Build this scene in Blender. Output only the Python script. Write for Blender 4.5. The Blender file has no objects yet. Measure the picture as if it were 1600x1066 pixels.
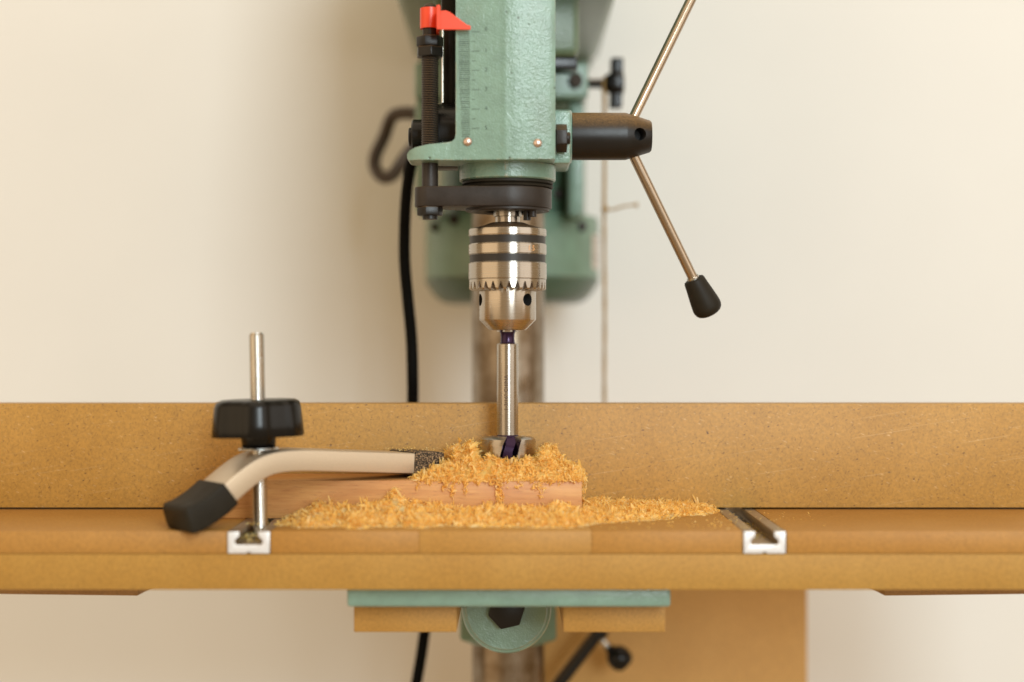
import bpy, bmesh, math, random
import numpy as np
from mathutils import Vector, Matrix, noise as mnoise

random.seed(7)
rng = np.random.default_rng(11)
S = bpy.context.scene
C = S.collection
R = math.radians
MM = 0.001
# World axes: x right, y away from the camera, z up; the spindle axis is x=y=0, the jig's top is z=0. Builders work in mm.

# ------------------------------------------------------------------ camera
cam = bpy.data.cameras.new('camera')
cam_o = bpy.data.objects.new('camera', cam)
C.objects.link(cam_o)
cam_o.location = (0.0024, -0.850, 0.0933)
cam_o.rotation_euler = (R(90), 0, 0)
cam.sensor_width = 36.0
cam.lens = 55.46
cam.clip_start = 0.02
cam.clip_end = 50
cam.dof.use_dof = True
cam.dof.focus_distance = 0.850
cam.dof.aperture_fstop = 2.35
cam.dof.aperture_blades = 0
S.camera = cam_o

# ------------------------------------------------------------------ world and lamps (indoor close-up by a window)
W = bpy.data.worlds.new('World')
S.world = W
W.use_nodes = True
bg = W.node_tree.nodes['Background']
bg.inputs[0].default_value = (1.0, 0.70, 0.39, 1)
bg.inputs[1].default_value = 0.49

def area(name, az, el, dist, w, h, power, col, target=(0.0, 0.05, 0.10)):
    """area lamp seen from the drill at az degrees to the right of the camera, el above"""
    l = bpy.data.lights.new(name, 'AREA')
    l.shape = 'RECTANGLE'
    l.size = w
    l.size_y = h
    l.energy = power
    l.color = col
    o = bpy.data.objects.new(name, l)
    C.objects.link(o)
    d = Vector((math.sin(R(az)) * math.cos(R(el)), -math.cos(R(az)) * math.cos(R(el)), math.sin(R(el))))
    o.location = Vector(target) + d * dist
    o.rotation_euler = (-d).to_track_quat('-Z', 'Y').to_euler()
    return o

area('window_light', 17, 16, 2.3, 0.66, 1.25, 41.0, (0.84, 0.955, 1.0))
area('side_fill_light', 54, 16, 2.2, 1.5, 1.8, 10.0, (1.0, 0.96, 0.90))  # added fill from the right, brightens the wall and right-facing facets
area('room_bounce', -54, 8, 2.1, 2.0, 2.4, 14.0, (1.0, 0.76, 0.49))
area('ceiling_bounce', 10, 72, 2.0, 2.2, 2.0, 13.0, (1.0, 0.88, 0.70))

vs = S.view_settings
vs.view_transform = 'Standard'
vs.look = 'None'
vs.exposure = 0.0
vs.gamma = 1.0
vs.use_curve_mapping = False
S.cycles.use_denoising = True
S.cycles.max_bounces = 8
S.cycles.caustics_reflective = False

# ------------------------------------------------------------------ materials
MATS = {}

class NT:
    def __init__(s, name):
        s.m = bpy.data.materials.new(name)
        s.m.use_nodes = True
        s.t = s.m.node_tree
        s.b = s.t.nodes['Principled BSDF']
        MATS[name] = s.m
    def n(s, typ, **kw):
        nd = s.t.nodes.new(typ)
        for k, v in kw.items():
            if k in nd.inputs.keys():
                nd.inputs[k].default_value = v
            else:
                setattr(nd, k, v)
        return nd
    def l(s, a, b):
        s.t.links.new(a, b)
    def coord(s, scale=(1, 1, 1), rot=(0, 0, 0)):
        tc = s.n('ShaderNodeTexCoord')
        mp = s.n('ShaderNodeMapping')
        mp.inputs['Scale'].default_value = scale
        mp.inputs['Rotation'].default_value = rot
        s.l(tc.outputs['Object'], mp.inputs['Vector'])
        return mp.outputs['Vector']
    def fibre(s, scale, rot):
        a = s.coord(rot=rot)
        mp = s.n('ShaderNodeMapping')
        mp.inputs['Scale'].default_value = scale
        s.l(a, mp.inputs['Vector'])
        return mp.outputs['Vector']
    def noise(s, vec, scale, detail=4, rough=0.55):
        nd = s.n('ShaderNodeTexNoise')
        nd.inputs['Scale'].default_value = scale
        nd.inputs['Detail'].default_value = detail
        nd.inputs['Roughness'].default_value = rough
        s.l(vec, nd.inputs['Vector'])
        return nd.outputs['Fac']
    def ramp(s, fac, stops):
        nd = s.n('ShaderNodeValToRGB')
        el = nd.color_ramp.elements
        while len(el) < len(stops):
            el.new(0.5)
        for e, (p, c) in zip(el, stops):
            e.position = p
            e.color = (c[0], c[1], c[2], 1) if hasattr(c, '__len__') else (c, c, c, 1)
        s.l(fac, nd.inputs['Fac'])
        return nd.outputs['Color']
    def mix(s, fac, a, b, mode='MIX'):
        nd = s.n('ShaderNodeMix')
        nd.data_type = 'RGBA'
        nd.blend_type = mode
        for sock, v in ((nd.inputs[0], fac), (nd.inputs[6], a), (nd.inputs[7], b)):
            if hasattr(v, 'is_linked'):
                s.l(v, sock)
            elif hasattr(v, '__len__'):
                sock.default_value = (v[0], v[1], v[2], 1)
            else:
                sock.default_value = v
        return nd.outputs[2]
    def bump(s, height, strength, dist=0.0005, prev=None):
        nd = s.n('ShaderNodeBump')
        nd.inputs['Strength'].default_value = strength
        nd.inputs['Distance'].default_value = dist
        s.l(height, nd.inputs['Height'])
        if prev is not None:
            s.l(prev, nd.inputs['Normal'])
        s.l(nd.outputs['Normal'], s.b.inputs['Normal'])
        return nd.outputs['Normal']
    def set(s, base=None, rough=None, metal=None, spec=None, coat=None, coat_rough=None):
        for key, v in (('Base Color', base), ('Roughness', rough), ('Metallic', metal), ('Specular IOR Level', spec),
                       ('Coat Weight', coat), ('Coat Roughness', coat_rough)):
            if v is None:
                continue
            if hasattr(v, 'is_linked'):
                s.l(v, s.b.inputs[key])
            elif hasattr(v, '__len__'):
                s.b.inputs[key].default_value = (v[0], v[1], v[2], 1)
            else:
                s.b.inputs[key].default_value = v

def m_plaster():
    t = NT('cream_wall_paint')
    v = t.coord()
    n1 = t.noise(v, 6, 3)
    n2 = t.noise(v, 300, 4)
    t.set(base=t.ramp(n1, [(0.3, (0.735, 0.725, 0.695)), (0.7, (0.76, 0.75, 0.72))]), rough=0.75, spec=0.25)
    t.bump(n2, 0.25, 0.0006)

def m_cast_green(name, base, pit=True, rough=0.30):
    t = NT(name)
    v = t.coord()
    big = t.noise(v, 90, 3)
    orange = t.noise(v, 1150, 2, 0.5)
    fine = t.noise(v, 420, 3, 0.5)
    dark = [c * 0.82 for c in base]
    col = t.ramp(big, [(0.3, dark), (0.7, base)])
    vo = t.n('ShaderNodeTexVoronoi')
    vo.inputs['Scale'].default_value = 130
    t.l(v, vo.inputs['Vector'])
    msk = t.noise(v, 45, 2)
    near = t.ramp(vo.outputs['Distance'], [(0.05, 1.0), (0.12, 0.0)])
    gate = t.ramp(msk, [(0.53, 0.0), (0.58, 1.0)])
    pitm = t.mix(1.0, near, gate, 'MULTIPLY')
    col = t.mix(pitm, col, (0.05, 0.085, 0.06))
    bv = t.n('ShaderNodeBevel')
    bv.samples = 4
    bv.inputs['Radius'].default_value = 0.0011
    ge = t.n('ShaderNodeNewGeometry')
    dt = t.n('ShaderNodeVectorMath')
    dt.operation = 'DOT_PRODUCT'
    t.l(bv.outputs[0], dt.inputs[0])
    t.l(ge.outputs['True Normal'], dt.inputs[1])
    edge = t.ramp(dt.outputs['Value'], [(0.88, 1.0), (0.985, 0.0)])
    wear = t.ramp(t.noise(v, 260, 4, 0.6), [(0.47, 0.0), (0.60, 0.8)])
    col = t.mix(t.mix(1.0, edge, wear, 'MULTIPLY'), col, (0.40, 0.345, 0.23))
    grime = t.ramp(t.noise(v, 28, 5, 0.7), [(0.55, 0.0), (0.8, 0.35)])
    col = t.mix(grime, col, (0.16, 0.165, 0.11))
    t.set(base=col, rough=t.ramp(orange, [(0.3, rough), (0.8, rough + 0.15)]), spec=0.5, coat=0.55, coat_rough=0.13)
    h = t.mix(0.5, orange, fine)
    nrm = t.bump(h, 0.5, 0.0010)
    t.l(nrm, t.b.inputs['Coat Normal'])
    t.bump(t.ramp(pitm, [(0.0, 1.0), (1.0, 0.0)]), 0.6, 0.0006, nrm)

def m_mdf(name, base, dark, spots=True, rough=0.42, spec=0.5):
    t = NT(name)
    v = t.coord()
    cloud = t.noise(v, 22, 4)
    grain = t.noise(v, 700, 5, 0.65)
    col = t.ramp(cloud, [(0.3, dark), (0.72, base)])
    col = t.mix(t.ramp(grain, [(0.35, 0.42), (0.62, 0.0)]), col, [c * 0.40 for c in base])
    if spots:
        for i, (rot, sc, thr, dk) in enumerate([(0.5, (1900, 900, 250), 0.725, 0.4), (-0.9, (1800, 900, 260), 0.73, 0.4), (0.0, (1900, 900, 280), 0.74, 0.4),
                                                (1.9, (1100, 700, 420), 0.77, 0.8), (2.7, (2000, 900, 240), 0.725, 0.35)]):
            vv = t.fibre(sc, (0, rot, 0))
            f = t.noise(vv, 1.0, 1, 0.4)
            col = t.mix(t.ramp(f, [(thr - 0.055, 0.0), (thr, dk)]), col, (0.07, 0.028, 0.008))
        vv = t.fibre((2000, 900, 230), (0, 1.2, 0))
        f = t.noise(vv, 1.0, 1, 0.4)
        col = t.mix(t.ramp(f, [(0.69, 0.0), (0.75, 0.4)]), col, (0.80, 0.60, 0.34))
        vv = t.fibre((14, 300, 2600), (0, 0.16, 0))
        f = t.noise(vv, 1.0, 1, 0.4)
        col = t.mix(t.ramp(f, [(0.72, 0.0), (0.76, 0.35)]), col, (0.70, 0.50, 0.26))
        vv = t.fibre((22, 300, 2400), (0, -0.35, 0))
        f = t.noise(vv, 1.0, 1, 0.4)
        col = t.mix(t.ramp(f, [(0.735, 0.0), (0.78, 0.4)]), col, (0.16, 0.075, 0.02))
    t.set(base=col, rough=rough, spec=spec)
    t.bump(grain, 0.18, 0.0003)

def m_beech():
    t = NT('beech_wood')
    v = t.coord(scale=(10, 120, 160))
    ring = t.noise(v, 4.0, 5, 0.62)
    v2 = t.coord(scale=(60, 400, 700), rot=(0, 0.05, 0))
    pores = t.noise(v2, 2.2, 3, 0.6)
    v3 = t.coord(scale=(8, 40, 55), rot=(0, -0.03, 0))
    band = t.noise(v3, 3.0, 2, 0.5)
    col = t.ramp(ring, [(0.25, (0.45, 0.20, 0.060)), (0.5, (0.56, 0.28, 0.090)), (0.75, (0.63, 0.345, 0.125))])
    col = t.mix(t.ramp(band, [(0.40, 0.45), (0.60, 0.0)]), col, (0.44, 0.18, 0.065))
    col = t.mix(t.ramp(pores, [(0.30, 0.7), (0.42, 0.0)]), col, (0.27, 0.10, 0.035))
    t.set(base=col, rough=0.45, spec=0.4)
    t.bump(pores, 0.25, 0.0003)

def m_steel(name, base, rough, stretch=(900, 900, 40), bump=0.05, aniso=0.0):
    t = NT(name)
    v = t.coord(scale=stretch)
    n1 = t.noise(v, 1.0, 3)
    sm = t.noise(t.coord(), 60, 3)
    col = t.mix(t.ramp(sm, [(0.35, 0.35), (0.65, 0.0)]), base, [c * 0.72 for c in base])
    t.set(base=col, rough=t.ramp(n1, [(0.3, rough * 0.92), (0.7, rough * 1.1)]), metal=1.0)
    if aniso:
        t.b.inputs['Anisotropic'].default_value = aniso
        t.b.inputs['Anisotropic Rotation'].default_value = 0.25
        tg = t.n('ShaderNodeTangent')
        tg.direction_type = 'RADIAL'
        tg.axis = 'Z'
        t.l(tg.outputs[0], t.b.inputs['Tangent'])
    if bump:
        t.bump(n1, bump, 0.0001)

def m_black(name, base, rough, dust=None, spec=0.5, bump=0.15):
    t = NT(name)
    v = t.coord()
    n1 = t.noise(v, 500, 4)
    big = t.noise(v, 80, 3)
    col = t.ramp(big, [(0.3, base), (0.7, [c * 1.5 for c in base])])
    if dust:
        # wood dust that has settled on what faces up
        g = t.n('ShaderNodeNewGeometry')
        sp = t.n('ShaderNodeSeparateXYZ')
        t.l(g.outputs['Normal'], sp.inputs[0])
        up = t.ramp(sp.outputs['Z'], [(0.15, 0.0), (0.9, dust)])
        gr = t.ramp(t.noise(v, 900, 4, 0.7), [(0.35, 0.35), (0.7, 1.0)])
        f = t.mix(1.0, up, gr, 'MULTIPLY')
        col = t.mix(f, col, (0.34, 0.19, 0.07))
    t.set(base=col, rough=t.ramp(big, [(0.3, rough), (0.7, min(1, rough * 1.25))]), spec=spec)
    t.bump(n1, bump, 0.0002)

def m_plain(name, base, rough=0.5, metal=0.0, spec=0.5, vary=0.85, sc=200, bump=0.08):
    t = NT(name)
    v = t.coord()
    n1 = t.noise(v, sc, 3)
    t.set(base=t.ramp(n1, [(0.3, [c * vary for c in base]), (0.7, base)]), rough=rough, metal=metal, spec=spec)
    if bump:
        t.bump(n1, bump, 0.0002)
    return t

def m_shavings():
    t = NT('wood_shavings')
    g = t.n('ShaderNodeNewGeometry')
    col = t.ramp(g.outputs['Random Per Island'], [(0.0, (0.95, 0.60, 0.15)), (0.35, (0.97, 0.68, 0.21)), (0.75, (0.98, 0.75, 0.30)), (1.0, (0.985, 0.84, 0.46))])
    t.set(base=col, rough=0.7, spec=0.2)
    tr = t.n('ShaderNodeBsdfTranslucent')
    t.l(col, tr.inputs['Color'])
    mx = t.n('ShaderNodeMixShader')
    mx.inputs[0].default_value = 0.5
    t.l(t.b.outputs[0], mx.inputs[1])
    t.l(tr.outputs[0], mx.inputs[2])
    t.l(mx.outputs[0], t.t.nodes['Material Output'].inputs['Surface'])

def m_column():
    t = NT('column_steel')
    v = t.coord(scale=(30, 30, 9))
    n1 = t.noise(v, 3.0, 4)
    n2 = t.noise(t.coord(), 45, 4, 0.6)
    col = t.ramp(n2, [(0.35, (0.17, 0.115, 0.065)), (0.6, (0.31, 0.255, 0.195))])
    t.set(base=col, rough=t.ramp(n1, [(0.3, 0.22), (0.7, 0.42)]), metal=0.9)

def m_dusty_rubber():
    t = NT('dusty_rubber')
    v = t.coord()
    g = t.noise(v, 1500, 2, 0.6)
    col = t.ramp(g, [(0.49, (0.020, 0.015, 0.011)), (0.60, (0.34, 0.22, 0.12))])
    t.set(base=col, rough=0.8, spec=0.3)
    t.bump(g, 0.4, 0.0005)

m_plaster()
GREEN = (0.207, 0.336, 0.272)
m_cast_green('green_cast_paint', GREEN)
m_cast_green('green_motor_paint', (0.145, 0.25, 0.175), rough=0.4)
m_cast_green('green_cap_paint', (0.05, 0.10, 0.06), rough=0.45)
m_cast_green('green_shaded_grimy_paint', (0.13, 0.225, 0.165), rough=0.35)
m_cast_green('green_guard_shade_paint', (0.11, 0.17, 0.10), rough=0.45)
m_mdf('fence_mdf', (0.485, 0.256, 0.047), (0.42, 0.21, 0.028), rough=0.58, spec=0.7)
m_mdf('table_mdf', (0.455, 0.225, 0.048), (0.41, 0.19, 0.034), spots=False, rough=0.55, spec=0.4)
m_mdf('base_mdf', (0.455, 0.25, 0.054), (0.41, 0.21, 0.038), spots=False, rough=0.6, spec=0.35)
m_mdf('insert_mdf', (0.485, 0.255, 0.06), (0.44, 0.22, 0.045), spots=False, rough=0.55, spec=0.4)
m_mdf('back_mdf', (0.66, 0.38, 0.12), (0.60, 0.33, 0.095), spots=False, rough=0.6)
m_mdf('batten_wood', (0.42, 0.23, 0.08), (0.34, 0.17, 0.055), spots=False)
m_beech()
m_steel('chuck_steel', (0.50, 0.455, 0.40), 0.26, (40, 40, 2500), 0.0, 0.85)
m_steel('nose_steel', (0.53, 0.475, 0.41), 0.28, (40, 40, 2500), 0.0, 0.85)
m_steel('bit_steel', (0.46, 0.42, 0.37), 0.28, (40, 40, 2500), 0.0, 0.8)
m_steel('chrome_rod', (0.46, 0.37, 0.28), 0.24, (200, 200, 200), 0.0)
m_steel('zinc_bolt', (0.62, 0.60, 0.56), 0.25, (300, 300, 300), 0.0)
m_steel('track_aluminium', (0.46, 0.38, 0.28), 0.48, (600, 60, 600), 0.05)
m_steel('rivet_copper', (0.72, 0.56, 0.49), 0.34, (300, 300, 300), 0.0)
m_plain('cut_aluminium', (0.80, 0.80, 0.82), 0.45, 0.3, 0.6, 0.86, 1500)
m_plain('clamp_aluminium', (0.60, 0.49, 0.36), 0.38, 0.55, 0.6, 0.95, 900, 0.12)
m_column()
m_black('black_steel', (0.008, 0.0065, 0.0055), 0.34, dust=0.85, spec=0.34)
m_black('black_oxide', (0.020, 0.0145, 0.0115), 0.38, dust=0.3, bump=0.3, spec=0.33)
m_black('black_plastic', (0.004, 0.0035, 0.003), 0.22, bump=0.04, spec=0.3)
m_black('black_rubber', (0.013, 0.010, 0.006), 0.5, bump=0.15, spec=0.2)
m_black('black_cable', (0.0025, 0.0022, 0.0016), 0.5, spec=0.06)
m_black('brown_cable', (0.030, 0.017, 0.008), 0.35, spec=0.5)
m_black('dark_band', (0.022, 0.018, 0.015), 0.34, spec=0.28)
m_plain('hole_dark', (0.010, 0.009, 0.008), 0.8)
m_plain('scale_ink', (0.03, 0.05, 0.036), 0.6)
m_plain('red_plastic', (0.80, 0.065, 0.022), 0.34, 0.0, 0.5, 0.95, 60, 0.0)
m_plain('purple_coat', (0.035, 0.012, 0.046), 0.22, 0.55, 0.5, 0.7, 150, 0.0)
m_plain('twine_jute', (0.44, 0.28, 0.11), 0.85, 0, 0.2, 0.7, 1200, 0.5)
m_plain('label_paper', (0.62, 0.55, 0.48), 0.5)
m_plain('label_ink', (0.10, 0.08, 0.07), 0.6)
m_plain('etch_dark', (0.075, 0.045, 0.03), 0.6)
m_plain('etch_bright', (0.85, 0.42, 0.17), 0.5, 0.0)
m_shavings()
m_dusty_rubber()

# ------------------------------------------------------------------ object helpers
ORIGIN = {}

def finish(me, sharp=35):
    for p in me.polygons:
        p.use_smooth = True
    me.set_sharp_from_angle(angle=R(sharp))

def put(o, parent=None, origin=(0, 0, 0)):
    C.objects.link(o)
    if parent is not None:
        o.parent = parent
    else:
        o.location = Vector(origin) * MM
        ORIGIN[o.name] = Vector(origin)

def root_origin(o):
    while o.parent is not None:
        o = o.parent
    return ORIGIN.get(o.name, Vector((0, 0, 0)))

def obj(name, bm, mat, parent=None, origin=(0, 0, 0), sharp=35, normals=True, mats=None):
    """bm is in mm, world axes"""
    if normals:
        bmesh.ops.recalc_face_normals(bm, faces=bm.faces)
    me = bpy.data.meshes.new(name)
    org = root_origin(parent) if parent is not None else Vector(origin)
    bmesh.ops.translate(bm, verts=bm.verts, vec=-org)
    bmesh.ops.scale(bm, verts=bm.verts, vec=(MM, MM, MM))
    bm.to_mesh(me)
    bm.free()
    for m in (mats or [mat]):
        me.materials.append(MATS[m])
    finish(me, sharp)
    o = bpy.data.objects.new(name, me)
    put(o, parent, origin)
    return o

def tag(o, label, cat, group=None, kind=None):
    o['label'] = label
    o['category'] = cat
    if group:
        o['group'] = group
    if kind:
        o['kind'] = kind
    return o

def thing(name, label, cat, origin=(0, 0, 0), group=None):
    e = bpy.data.objects.new(name, None)
    e.empty_display_size = 0.02
    put(e, None, origin)
    return tag(e, label, cat, group)

def bevel(bm, off, seg=2, ang=30):
    ed = [e for e in bm.edges if len(e.link_faces) == 2 and e.calc_face_angle(0) > R(ang)]
    if ed and off > 0:
        bmesh.ops.bevel(bm, geom=ed, offset=off, offset_type='OFFSET', segments=seg, profile=0.5, affect='EDGES', clamp_overlap=True)

def box(x0, x1, y0, y1, z0, z1, bev=0.4, seg=2, bm=None):
    b = bmesh.new()
    bmesh.ops.create_cube(b, size=1)
    for v in b.verts:
        v.co = Vector((x0 + (v.co.x + .5) * (x1 - x0), y0 + (v.co.y + .5) * (y1 - y0), z0 + (v.co.z + .5) * (z1 - z0)))
    bevel(b, bev, seg)
    return join(bm, b)

def join(bm, b):
    if bm is None:
        return b
    me = bpy.data.meshes.new('tmp')
    b.to_mesh(me)
    b.free()
    bm.from_mesh(me)
    bpy.data.meshes.remove(me)
    return bm

AX = {'Z': (Vector((1, 0, 0)), Vector((0, 1, 0)), Vector((0, 0, 1))),
      'X': (Vector((0, 1, 0)), Vector((0, 0, 1)), Vector((1, 0, 0))),
      'Y': (Vector((0, 0, 1)), Vector((1, 0, 0)), Vector((0, 1, 0)))}

def frame(d):
    d = Vector(d).normalized()
    u = d.orthogonal().normalized()
    return u, d.cross(u), d

def lathe(profile, center=(0, 0, 0), axis='Z', seg=64, bm=None, caps=True, phase=0.0):
    """profile: (radius, height along axis) list; center added"""
    b = bmesh.new()
    u, w, d = AX[axis] if isinstance(axis, str) else frame(axis)
    c = Vector(center)
    rings = []
    for r, h in profile:
        if r < 1e-6:
            rings.append([b.verts.new(c + d * h)])
        else:
            rings.append([b.verts.new(c + d * h + (u * math.cos(a) + w * math.sin(a)) * r)
                          for a in [phase + 2 * math.pi * k / seg for k in range(seg)]])
    for A, B in zip(rings, rings[1:]):
        if len(A) == 1 and len(B) == 1:
            continue
        for k in range(seg):
            k2 = (k + 1) % seg
            if len(A) == 1:
                b.faces.new((A[0], B[k], B[k2]))
            elif len(B) == 1:
                b.faces.new((A[k], A[k2], B[0]))
            else:
                b.faces.new((A[k], A[k2], B[k2], B[k]))
    if caps:
        for ring in (rings[0], rings[-1]):
            if len(ring) > 2:
                b.faces.new(ring)
    return join(bm, b)

def prism(outline, axis, a0, a1, bev=0.0, seg=2, bm=None, ang=30):
    """outline 2-D points in the plane normal to axis: X->(y,z), Y->(x,z), Z->(x,y)"""
    b = bmesh.new()
    def p3(p, a):
        return {'X': (a, p[0], p[1]), 'Y': (p[0], a, p[1]), 'Z': (p[0], p[1], a)}[axis]
    A = [b.verts.new(p3(p, a0)) for p in outline]
    B = [b.verts.new(p3(p, a1)) for p in outline]
    n = len(outline)
    b.faces.new(A)
    b.faces.new(B)
    for k in range(n):
        b.faces.new((A[k], A[(k + 1) % n], B[(k + 1) % n], B[k]))
    bmesh.ops.recalc_face_normals(b, faces=b.faces)
    bevel(b, bev, seg, ang)
    return join(bm, b)

def spline(pts, n=8):
    """Catmull-Rom through pts"""
    P = [Vector(p) for p in pts]
    P = [P[0] * 2 - P[1]] + P + [P[-1] * 2 - P[-2]]
    out = []
    for i in range(1, len(P) - 2):
        a, b_, c, d = P[i - 1], P[i], P[i + 1], P[i + 2]
        for k in range(n):
            t = k / n
            out.append(0.5 * ((2 * b_) + (c - a) * t + (2 * a - 5 * b_ + 4 * c - d) * t * t + (3 * b_ - a - 3 * c + d) * t ** 3))
    out.append(P[-2])
    return out

def tube(path, r, seg=12, bm=None, caps=True):
    b = bmesh.new()
    P = [Vector(p) for p in path]
    rings = []
    prev = None
    for i, p in enumerate(P):
        d = (P[min(i + 1, len(P) - 1)] - P[max(i - 1, 0)]).normalized()
        u = d.orthogonal().normalized() if prev is None else (prev - d * prev.dot(d)).normalized()
        prev = u
        w = d.cross(u)
        rr = r[i] if hasattr(r, '__len__') else r
        rings.append([b.verts.new(p + (u * math.cos(a) + w * math.sin(a)) * rr) for a in [2 * math.pi * k / seg for k in range(seg)]])
    for A, B in zip(rings, rings[1:]):
        for k in range(seg):
            b.faces.new((A[k], A[(k + 1) % seg], B[(k + 1) % seg], B[k]))
    if caps:
        b.faces.new(rings[0])
        b.faces.new(rings[-1])
    return join(bm, b)

def hexprism(center, axis, r, h0, h1, phase=0.0, bev=0.5, bm=None):
    b = lathe([(r, h0), (r, h1)], center, axis, 6, phase=phase)
    bmesh.ops.recalc_face_normals(b, faces=b.faces)
    bevel(b, bev, 2)
    return join(bm, b)

def rounded(pts, rad, n=5):
    """round the corners of a closed 2-D outline"""
    out = []
    m = len(pts)
    for i in range(m):
        p0, p1, p2 = Vector(pts[i - 1]), Vector(pts[i]), Vector(pts[(i + 1) % m])
        r = rad[i] if hasattr(rad, '__len__') else rad
        if r <= 0:
            out.append(tuple(p1))
            continue
        d0, d2 = (p0 - p1), (p2 - p1)
        t = min(r, d0.length * .49, d2.length * .49)
        a, c = p1 + d0.normalized() * t, p1 + d2.normalized() * t
        for k in range(n + 1):
            s = k / n
            q = a * (1 - s) ** 2 + p1 * 2 * s * (1 - s) + c * s * s
            out.append((q.x, q.y))
    return out

def cut(o, cutters):
    """boolean difference, applied"""
    cs = []
    for bm in cutters:
        bmesh.ops.recalc_face_normals(bm, faces=bm.faces)
        me = bpy.data.meshes.new('cut')
        bmesh.ops.translate(bm, verts=bm.verts, vec=-root_origin(o))
        bmesh.ops.scale(bm, verts=bm.verts, vec=(MM, MM, MM))
        bm.to_mesh(me)
        bm.free()
        me.materials.append(MATS['hole_dark'])
        c = bpy.data.objects.new('cut', me)
        C.objects.link(c)
        c.location = root_origin(o) * MM
        m = o.modifiers.new('b', 'BOOLEAN')
        m.object = c
        m.operation = 'DIFFERENCE'
        m.solver = 'EXACT'
        m.material_mode = 'TRANSFER'
        cs.append(c)
    bpy.context.view_layer.update()
    dg = bpy.context.evaluated_depsgraph_get()
    me = bpy.data.meshes.new_from_object(o.evaluated_get(dg))
    o.modifiers.clear()
    old = o.data
    o.data = me
    bpy.data.meshes.remove(old)
    for c in cs:
        me_c = c.data
        bpy.data.objects.remove(c)
        bpy.data.meshes.remove(me_c)
    finish(me)

def text_bm(body, size, place, bold=0.0):
    """flat lettering, every vertex (x, y) moved by place(x, y) -> (X, Y, Z) in mm"""
    cu = bpy.data.curves.new('txt', 'FONT')
    cu.body = body
    cu.size = size
    cu.align_x = 'CENTER'
    cu.align_y = 'CENTER'
    cu.resolution_u = 3
    cu.offset = bold * size
    t = bpy.data.objects.new('txt', cu)
    C.objects.link(t)
    bpy.context.view_layer.update()
    me = bpy.data.meshes.new_from_object(t.evaluated_get(bpy.context.evaluated_depsgraph_get()))
    bpy.data.objects.remove(t)
    bpy.data.curves.remove(cu)
    bm = bmesh.new()
    bm.from_mesh(me)
    bpy.data.meshes.remove(me)
    bmesh.ops.subdivide_edges(bm, edges=[e for e in bm.edges if e.calc_length() > size * .3], cuts=1)
    for v in bm.verts:
        v.co = Vector(place(v.co.x, v.co.y))
    return bm

# ------------------------------------------------------------------ the setting
wall = obj('wall', box(-1500, 1500, 362, 412, -900, 1300, 0), 'cream_wall_paint')
wall['kind'] = 'structure'

# ------------------------------------------------------------------ wooden jig table bolted on the drill press table
YF, YB = -76.0, 104.0
table = thing('wooden_drill_table', 'wide two-layer MDF drill table with two aluminium tracks in its top', 'table', (0, 0, -28.8))
obj('base_board', box(-345, 345, YF, YB, -28.8, -11.2, 0.5), 'base_mdf', table)
obj('top_board', box(-345, -137.5, YF, YB, -11.0, 0, 0.35), 'table_mdf', table)
obj('top_board', box(137.1, 345, YF, YB, -11.0, 0, 0.35), 'table_mdf', table)
obj('top_board', box(-116.1, -43.2, YF, YB, -11.0, 0, 0.35), 'table_mdf', table)
obj('top_board', box(41.6, 115.6, YF, YB, -11.0, 0, 0.35), 'table_mdf', table)
ins = obj('insert_board', box(-43.12, 41.52, YF + 0.1, YB, -11.0, -0.05, 0.25), 'insert_mdf', table)
ins['label'] = 'slightly paler replaceable board in the middle of the top'
def track(xc):
    w, h = 10.4, 11.0
    half = [(0.0, -h + 0.8), (1.4, -h), (w, -h), (w, 0), (4.6, 0), (4.6, -2.6), (5.6, -3.6), (6.6, -4.2), (6.6, -6.1), (5.6, -6.5), (0, -6.4)]
    out = half + [(-x, z) for x, z in reversed(half[1:-1])]
    bm = prism([(xc + x, z - 0.02) for x, z in out], 'Y', YF - 0.4, YB - 2, 0)
    for f in bm.faces:
        if f.normal.length and abs(f.normal.y) > .9:
            f.material_index = 1
    bm.normal_update()
    for f in bm.faces:
        f.material_index = 1 if abs(f.normal.y) > .9 else 0
    bevel(bm, 0.25, 2, 40)
    return obj('t_track', bm, None, table, mats=['track_aluminium', 'cut_aluminium'])
track(-126.7)
track(126.3)
# battens under the ends of the table
for sx, name in ((-1, 'left'), (1, 'right')):
    bm = box(-150, 0, 18, 62, -46.9, -28.9, 0.4)
    if sx > 0:
        for v in bm.verts:
            v.co.x = -v.co.x
    bmesh.ops.rotate(bm, verts=bm.verts, cent=(0, 18, 0), matrix=Matrix.Rotation(R(4.2 * sx), 3, 'Z'))
    bmesh.ops.translate(bm, verts=bm.verts, vec=(-203.6 if sx < 0 else 207.4, 0, 0))
    obj('batten', bm, 'batten_wood', table)

# fence
bm = box(-360, 300, 24, 42, 1.0, 58.6, 0.35)
fence = obj('fence', bm, 'fence_mdf', None, (-40, 33, 1.0))
tag(fence, 'long upright speckled MDF fence board standing behind the beech block', 'fence')

# work piece
bm = box(-157, 39.2, -21, 23.2, 0.05, 20.0, 0.35)
block = obj('wood_block', bm, 'beech_wood', None, (-59, 4, 0))
tag(block, 'pinkish beech block clamped flat against the fence under the bit', 'wood block')

# ------------------------------------------------------------------ drill press
dp = thing('drill_press', 'green cast iron bench drill press with steel chuck and feed handles', 'drill press', (0, 153, -330))
# column
col_bm = lathe([(23, -330), (23, 330)], (0, 153, 0), 'Z', 64)
obj('column', col_bm, 'column_steel', dp)

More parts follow.
